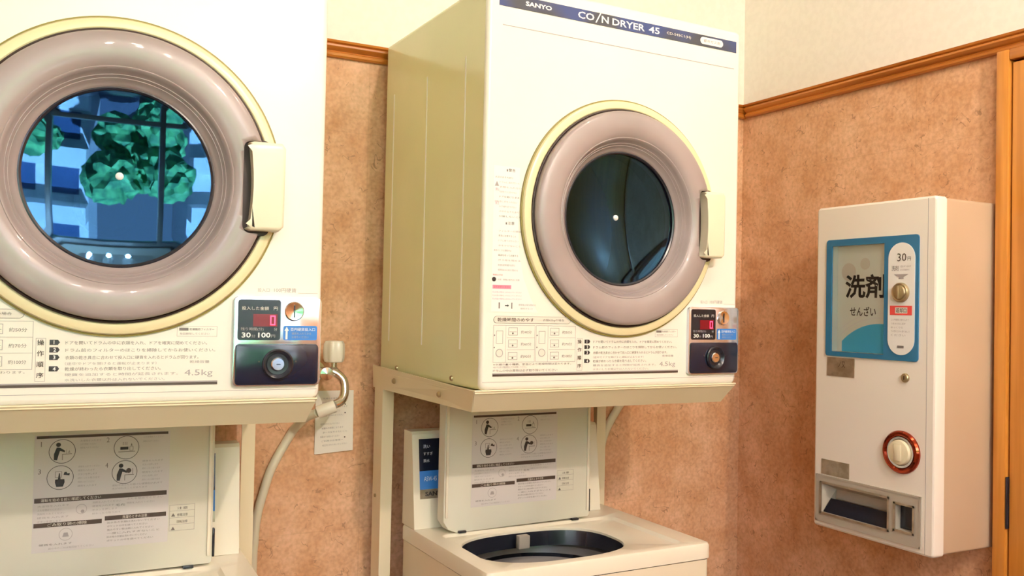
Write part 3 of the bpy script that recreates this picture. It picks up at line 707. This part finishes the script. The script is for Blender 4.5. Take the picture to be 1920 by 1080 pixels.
    s.disc(U(.048), V(.168), .0105, q-.0001, q, 'lightink', 24); s.disc(U(.048), V(.168), .0098, q-.0002, q-.0001, 'lsheet', 24); s.poly([(U(.043), V(.172)), (U(.053), V(.172)), (U(.051), V(.165)), (U(.045), V(.165))], q-.0004, 'lightink')
    lines(.008, .185, .050, 1, .006, T_[3:], 'grayink'); lines(.022, .192, .070, 1, .006, ['袋の中のごみは毎回捨ててください'])
    lines(.112, .156, .085, 6, .0062, ['防水性の衣類は洗わないでください', 'ポケットの中を調べてください', '傷みやすい物は網に入れてください', '一度に入れすぎないこと'], 'grayink')
    s.frame(U(.213), U(.256), V(.178), V(.132), .0005, q, 'lightink')
    for i in range(3): s.rect(U(.213), U(.256), V(.143+.012*i), V(.1425+.012*i), q, 'lightink'); s.text(['注意', '感電注意', '回転注意'][i], U(.226), V(.1405+.012*i), .0048, q, 'grayink', .018)
    for i in range(2): s.poly([(U(.216), V(.1525+.024*i)), (U(.223), V(.1525+.024*i)), (U(.2195), V(.1465+.024*i))], q-.0001, 'grayink')
    s.build('instruction_sheet', lid, smooth=False, recalc=False)
    return t
make_washer('ivory washing machine with raised lid and round black opening, under the dryer with dark glass', (0, 0, 0), YA, .072, .440, .138, .512)
make_washer('ivory washing machine with raised lid at the lower left, under the leftmost dryer', (LX, LY, 0), YB, .120, .487, .199, .545)

# ------------------------------------------------------------------ tap, hoses, notice
t = thing('water_tap', 'chrome wall tap with a white knob and curved spout, between the two dryers', 'tap', (-.150, WY, ZB))
fy = .455-WY
g = MB(); g.lathe([(1e-5, -.001), (.022, -.001), (.022, -.006), (.012, -.010), (.011, fy+.012), (.014, fy+.006), (.014, fy-.012), (1e-5, fy-.014)], (0, 0, 0), 'chrome', 'y', 24); g.build('tap_body', t)
MB().lathe([(1e-5, .0), (.011, .0), (.011, .010), (.007, .014), (.007, .030), (1e-5, .030)], (.018, fy, .0), 'chrome', 'z', 20).build('stem', t)
k = MB(); L_ = []
for z, r in ((.024, .017), (.026, .020), (.034, .022), (.050, .0225), (.064, .0215), (.070, .018), (.071, .001)):
    L_.append([(.018+r*(1+.06*math.cos(6*a))*math.cos(a), fy+r*(1+.06*math.cos(6*a))*math.sin(a), z) for a in [2*PI*i/48 for i in range(48)]])
k.loft(L_, 'knob', cap0=True, cap1=True); k.build('knob', t)
MB().tube([(.002, fy, .004), (.020, fy-.004, .002), (.036, fy-.012, -.014), (.038, fy-.018, -.038), (.030, fy-.024, -.056), (.014, fy-.028, -.064)], .0095, 'chrome').build('spout', t)
h = thing('water_hose', 'white supply hose curving down from the wall tap behind the leftmost stand leg', 'hose', (-.150, .43, ZB-.08), 0, 'white hoses on the back wall')
MB().tube([(.013, -.005, .013), (-.004, -.003, .007), (-.021, .002, .000)], .0135, 'knob').build('connector', h)
h_ = MB(); h_.tube([(-.0215, .002, -.0005), (-.037, .03, -.013), (-.045, .07, -.034), (-.053, .0985, -.058), (-.091, .0985, -.126), (-.109, .0985, -.182), (-.120, .0985, -.227), (-.125, .0985, -.277), (-.128, .0985, -.40), (-.128, .0985, -1.07)], .0095, 'hose')
h_.build('tube', h)
h2 = MB(); h2.tube([(.70, .5285, ZB-.02), (.687, .5285, ZB-.075), (.661, .5285, ZB-.108), (.622, .5285, ZB-.169), (.604, .5285, ZB-.237), (.592, .5285, ZB-.33), (.585, .5285, .40), (.585, .5285, .02)], .0105, 'hose')
tag(h2.build('water_hose'), 'white hose curving down the back wall behind the right leg of the dark-glass dryer stand', 'hose', 'white hoses on the back wall')
nt = MB(); xa, xb, za, zb = -.147, -.060, ZB-.186, ZB-.045
def npt(u, v):
    return (xa+(xb-xa)*u+.003*(1-v)*(.5-u)*0, WY-.0035-.004*(1-v)*u, za+(zb-za)*v+.006*u*(1-v))
vv = []; ff = []
for i in range(9):
    for j in range(9): vv.append(npt(i/8, j/8))
for i in range(8):
    for j in range(8): ff.append((i*9+j, (i+1)*9+j, (i+1)*9+j+1, i*9+j+1))
nt.add(vv, ff, 'paper'); nt.add([(x, y+.0008, z) for x, y, z in vv], ff, 'paper')
def noten(tx, u, v, hh, wd, m='lightink'):
    n0 = len(nt.v); nt.text(tx, u, v, hh, 0, m, wd)
    for i in range(n0, len(nt.v)):
        a, _, c = nt.v[i]; q = npt(a, c); nt.v[i] = (q[0], q[1]-.0006, q[2])
for i in range(12):
    if i == 5: continue
    noten(['ご利用のお客様へ', '蛇口をさわらないでください', '水漏れの原因になります', 'ホースを外さないこと', '係員までお知らせください'][i % 5], .14+.03*(i % 3), .86-.068*i, .030, .50+.07*((i*7) % 3))
for v in (.93, .76, .62, .22): noten('●', .76, v, .022, .035, 'brownink')
tag(nt.build('paper_notice', smooth=True, recalc=False), 'small white paper notice hanging on the wall below the tap', 'notice')

# ------------------------------------------------------------------ detergent vending machine on the right wall
VX, VY0, VY1 = .8907, .0705, -.244
VZ0, VZ1 = ZB-.3334, ZB+.3935
VW = VY0-VY1; VD = WX-VX; VH = VZ1-VZ0
t = thing('detergent_vending_machine', 'white wall-mounted detergent vending machine with a blue display panel beside the wooden door', 'vending machine', (VX, VY0, VZ0), -PI/2)
zz = lambda z: z+.3334       # rel height -> local
uu = lambda y: .0705-y
b = MB(); b.prism(rr(.002, VW-.002, .003, VH-.003, .006, 3), .030, VD-.0008, 'vside'); b.build('case', t)
# front door with openings for window and tray: frame built from strips
wx0, wx1, wz0, wz1 = uu(.022), uu(-.120), zz(.066), zz(.303)
tx0, tx1, tz0, tz1 = uu(.052), uu(-.208), zz(-.312), zz(-.222)
f = MB()
xs = sorted([0.0, wx0, wx1, tx0, tx1, VW]); zs = sorted([0.0, tz0, tz1, wz0, wz1, VH])
holes = ((wx0, wx1, wz0, wz1), (tx0, tx1, tz0, tz1))
def inh(x, z): return any(a < x < b_ and c < z < d_ for a, b_, c, d_ in holes)
for i in range(5):
    for j in range(5):
        if not inh((xs[i]+xs[i+1])/2, (zs[j]+zs[j+1])/2):
            f.rect(max(xs[i], .005), min(xs[i+1], VW-.005), max(zs[j], .005), min(zs[j+1], VH-.005), 0, 'vend')
O = lambda i_, y: [(x, y, z) for x, z in rr(i_, VW-i_, i_, VH-i_, .008, 4)]
f.loft([[(x, 0, z) for x, z in [(min(max(a, .005), VW-.005), min(max(c, .005), VH-.005)) for a, c in rr(0, VW, 0, VH, .008, 4)]], O(.0015, .0015), O(0, .005), O(0, .029)], 'vend')
f.box(VW-.021, VW-.0200, -.0003, .001, .004, VH-.004, 'lightink')
for a, b_, c, d_ in holes:
    f.loft([[(a, y, c), (b_, y, c), (b_, y, d_), (a, y, d_)] for y in (0, .0295)], 'vend')
f.build('front_door', t, angle=30)
# blue panel frame
p = MB(); bx0, bx1, bz0, bz1 = uu(.038), uu(-.2045), zz(.056), zz(.3175)
P0 = rr(bx0, bx1, bz0, bz1, .007, 6)
ngl = len(P0)
inner = []
for x, z in P0:
    inner.append((min(max(x, wx0), wx1), min(max(z, wz0), wz1)))
p.loft([[(x, 0.0, z) for x, z in P0], [(x, -.003, z) for x, z in P0], [(x, -.003, z) for x, z in inner], [(x, .0, z) for x, z in inner]], 'vblue')
pl = p.build('display_panel', t, angle=30)
# display recess with printed card
r = MB(); dp = .016
r.loft([[(wx0+.0005, y, wz0+.0005), (wx1-.0005, y, wz0+.0005), (wx1-.0005, y, wz1-.0005), (wx0+.0005, y, wz1-.0005)] for y in (.001, dp)], 'card', cap1=True)
r.build('display_recess', t, smooth=False)
c = MB(); y = dp-.0008; cx0, cx1 = wx0+.002, wx1-.001
c.rect(cx0, cx1, wz0+.001, wz1-.001, y, 'card'); q = y-.0003
pts = []; ccx, ccz, cr = .167, zz(-.020), .151
for k_ in range(25):
    a = math.radians(150-80*k_/24); x = ccx+cr*math.cos(a); z = ccz+cr*math.sin(a)
    if x < cx0+.012 or x > cx1: continue
    if z > wz0+.001: pts.append((x, z))
pts = [(pts[0][0], wz0+.001)] + pts + [(cx1, pts[-1][1]), (cx1, wz0+.001)]
c.poly(pts, q, 'sky')
for dr_ in (.012, .022):
    v = []; ff = []
    A = [math.radians(160-90*k_/20) for k_ in range(21)]
    for a in A:
        for rr_ in (cr+dr_, cr+dr_+.0022): v.append((min(ccx+rr_*math.cos(a), cx1), q, ccz+rr_*math.sin(a)))
    c.add(v, [(2*i, 2*i+1, 2*i+3, 2*i+2) for i in range(20) if v[2*i][0] > cx0], 'white')
# 洗剤 / せんざい
c.text('洗剤', uu(.0000)+.001, zz(.186), .053, q-.0002, 'ink', .108, .025)
c.text('せんざい', uu(-.012)+.003, zz(.147), .021, q-.0002, 'brownink', .070, .015)
for (x, z, rd) in ((uu(-.010), zz(.245), .020), (uu(-.055), zz(.262), .013)): c.disc(x, z, rd, q-.0001, q, 'sheet', 24)
c.build('display_card', pl, smooth=False, recalc=False)
MB().box(wx0+.0003, wx1-.0003, -.0010, .0002, wz0+.0003, wz1-.0003, 'pane').build('display_window', pl)
# coin pill
s = MB(); px0, px1, pz0, pz1 = uu(-.1315), uu(-.1965), zz(.068), zz(.302)
s.prism(rr(px0, px1, pz0, pz1, .0322, 12), -.0042, -.0025, 'white', .0006, 1); pill = s.build('coin_plate', t)
s = MB(); q = -.0046; xc = (px0+px1)/2
s.text('30', xc-.010, zz(.263), .0165, q, 'brownink', .022); s.text('円', xc+.015, zz(.264), .008, q, 'brownink', .008)
s.text('洗剤', xc-.024, zz(.243), .011, q, 'grayink', .017); s.text('1回分ずつ出ます', xc-.002, zz(.250), .0042, q, 'lightink', .026); s.text('おつりは出ません', xc-.002, zz(.243), .0042, q, 'lightink', .022)
s.poly([(xc-.018, zz(.236)), (xc+.018, zz(.236)), (xc+.006, zz(.230)), (xc+.006, zz(.226)), (xc-.006, zz(.226)), (xc-.006, zz(.230))], q, 'lightink')
s.rect(xc-.027, xc+.027, zz(.151), zz(.1705), q, 'red'); s.rect(xc-.014, xc+.016, zz(.1545), zz(.167), q-.0001, 'sheet'); s.text('返却口', xc+.001, zz(.156), .0095, q-.0003, 'brownink', .026, .01, 'c')
for i, (a, wd) in enumerate(((.139, .044), (.131, .036), (.123, .030), (.115, .046), (.107, .036))): s.text(['１０円硬貨３枚を入れて', 'つまみを右に回す', 'ゆっくりと', '下の受け口から取り出して', 'ください'][i], xc-.024, zz(a), .0042, q, 'lightink', wd)
s.rect(xc-.008, xc+.008, zz(.0825), zz(.0875), q, 'grayink')
s.build('coin_instructions', pill, smooth=False, recalc=False)
s = MB(); s.lathe([(.0205, .002), (.0205, -.004), (.0185, -.007), (.0150, -.006), (.013, -.008), (1e-5, -.008)], (xc, -.0042, zz(.198)), 'brass', n=40); s.box(xc-.0030, xc+.0030, -.0175, -.0115, zz(.198)-.0135, zz(.198)+.0135, 'brass', .0015); s.build('coin_knob', pill)
for a, b_, c_, d_ in ((.034, -.043, .011, .053), (.047, -.032, -.213, -.179)):
    s = MB(); s.box(uu(a), uu(b_), -.0014, .0002, zz(c_), zz(d_), 'plate', .0004)
    if c_ > 0: s.text('ノ又', uu(a)+.032, zz(c_)+.020, .014, -.0017, 'brownink', .020)
    else:
        s.text('取出口', uu(a)+.014, zz(c_)+.010, .012, -.0017, 'trayg', .044)
    s.build('metal_plate', t, smooth=False)
s = MB(); s.lathe([(.0095, .001), (.0095, -.003), (.0075, -.005), (1e-5, -.005)], (uu(-.174), 0, zz(.0215)), 'brass', n=24); s.box(uu(-.174)-.0007, uu(-.174)+.0007, -.0056, -.0048, zz(.0215)-.004, zz(.0215)+.004, 'black'); s.build('lock', t)
s = MB(); bc = (uu(-.167), 0, zz(-.1325))
s.lathe([(.0445, .0003), (.0445, -.004), (.0415, -.008), (.0370, -.0085), (.0335, -.0055), (.0325, .0003)], bc, 'btnring', n=64)
s.lathe([(.0335, -.002), (.0320, -.0060), (.0278, -.0060), (.0266, -.002)], bc, 'chrome', n=64)
s.build('button_ring', t)
s = MB(); s.lathe([(.0262, .0), (.0256, -.010), (.0245, -.0125), (.0230, -.0130), (1e-5, -.0130)], bc, 'btn', n=48)
s.box(bc[0]-.009, bc[0]+.009, -.0165, -.0125, bc[2]-.018, bc[2]+.018, 'btn', .003); s.build('push_button', t)
# tray
s = MB(); fx0, fx1, fz0, fz1 = uu(.060), uu(-.216), zz(-.320), zz(-.215)
h1 = (uu(.042), uu(-.136), zz(-.298), zz(-.234)); h2_ = (uu(-.156), uu(-.197), zz(-.292), zz(-.241))
xs = sorted([fx0, h1[0], h1[1], h2_[0], h2_[1], fx1]); zs = sorted([fz0, h1[2], h1[3], h2_[2], h2_[3], fz1])
for i in range(5):
    for j in range(5):
        mx_, mz_ = (xs[i]+xs[i+1])/2, (zs[j]+zs[j+1])/2
        if any(a < mx_ < b_ and c_ < mz_ < d_ for a, b_, c_, d_ in (h1, h2_)): continue
        s.rect(xs[i], xs[i+1], zs[j], zs[j+1], -.0035, 'trayg')
s.loft([[(fx0, y, fz0), (fx1, y, fz0), (fx1, y, fz1), (fx0, y, fz1)] for y in (-.0035, .0)], 'trayg')
s.frame(fx0, fx1, fz0, fz1, .004, -.0045, 'trayg'); 
for (a, b_, c_, d_) in (h1, h2_):
    s.frame(a-.005, b_+.005, c_-.005, d_+.005, .0048, -.0055, 'plate')
s.build('tray_frame', t, smooth=False, recalc=False)
s = MB(); a, b_, c_, d_ = h1
s.add([(a, -.003, d_), (b_, -.003, d_), (b_, -.003, c_), (a, -.003, c_), (a+.018, .024, d_-.012), (b_, .024, d_-.012), (b_, .024, c_+.030), (a+.018, .024, c_+.030), (a+.006, .029, c_), (b_, .029, c_)],
      [(0, 1, 5, 4), (0, 4, 7, 8, 3), (4, 5, 6, 7), (1, 2, 9, 6, 5)], 'trayg')
s.add([(a+.012, .012, c_+.031), (b_, .012, c_+.031), (b_, -.001, c_), (a+.002, -.001, c_), (b_, .0285, c_+.031), (a+.018, .0285, c_+.031)], [(3, 2, 1, 0)], 'black')
s.box(a, b_, -.003, .0285, c_-.002, c_, 'trayg')
a, b_, c_, d_ = h2_
s.box(a, b_, .012, .020, c_, d_, 'black'); s.loft([[(a, y, c_), (b_, y, c_), (b_, y, d_), (a, y, d_)] for y in (-.003, .013)], 'trayg')
s.build('collection_tray', t, smooth=False)

# ------------------------------------------------------------------ outside, seen mirrored in the door glass
gd = MB(); gd.box(-22, 20, -34, YF-.15, -1.6, -1.5, 'road'); struct(gd.build('ground'))
def building(x0, x1, y, h, label):
    t = thing('building', label, 'building', ((x0+x1)/2, y, -1.5)); hw = (x1-x0)/2
    MB().box(-hw, hw, -4, 0, 0, h, 'concrete').build('wall', t)
    nfl = int(h/2.6)
    for k_ in range(nfl):
        z = .5+2.6*k_
        MB().box(-hw, hw, .002, .9, z+.1, z+.95, 'white').build('balcony', t)
        n_ = int(2*hw/1.9)
        for i in range(n_):
            x = -hw+.4+1.9*i; MB().box(x, x+1.3, .002, .05, z+1.05, z+2.3, 'winblue').build('window', t)
building(-11, -3.8, -13, 9.2, 'pale apartment building mirrored at the left of the blue door glass')
building(.9, 9, -12, 9.2, 'pale apartment building mirrored at the right of the blue door glass')
def tree(x, y, h, rc, label, seed):
    rnd = random.Random(seed); t = thing('tree', label, 'tree', (x, y, -1.5), 0, 'trees outside the window')
    MB().tube([(0, 0, 0), (.05, 0, h*.5), (0, 0, h*.8)], lambda q: .16*(1-.6*q), 'bark').build('trunk', t)
    bm = bmesh.new()
    for k_ in range(16):
        c = Vector((rnd.uniform(-1, 1)*rc*.7, rnd.uniform(-1, 1)*rc*.7, h*.72+rnd.uniform(-1, 1)*rc*.85))
        r_ = bmesh.ops.create_icosphere(bm, subdivisions=3, radius=rc*rnd.uniform(.35, .55))
        for v in r_['verts']: v.co = v.co*(1+rnd.uniform(-.22, .22))+c
    me = bpy.data.meshes.new('foliage'); bm.to_mesh(me); bm.free(); me.materials.append(M['leaf'])
    o = bpy.data.objects.new('foliage', me); C.objects.link(o); o.parent = t
tree(-1.2, -9.0, 4.4, 1.7, 'broad green tree mirrored in the middle of the blue door glass', 1)
tree(-5.6, -9.6, 3.4, 1.3, 'lower green tree mirrored left of the broad one in the blue door glass', 2)
tree(2.9, -9.4, 3.2, 1.2, 'lower green tree mirrored right of the broad one in the blue door glass', 3)
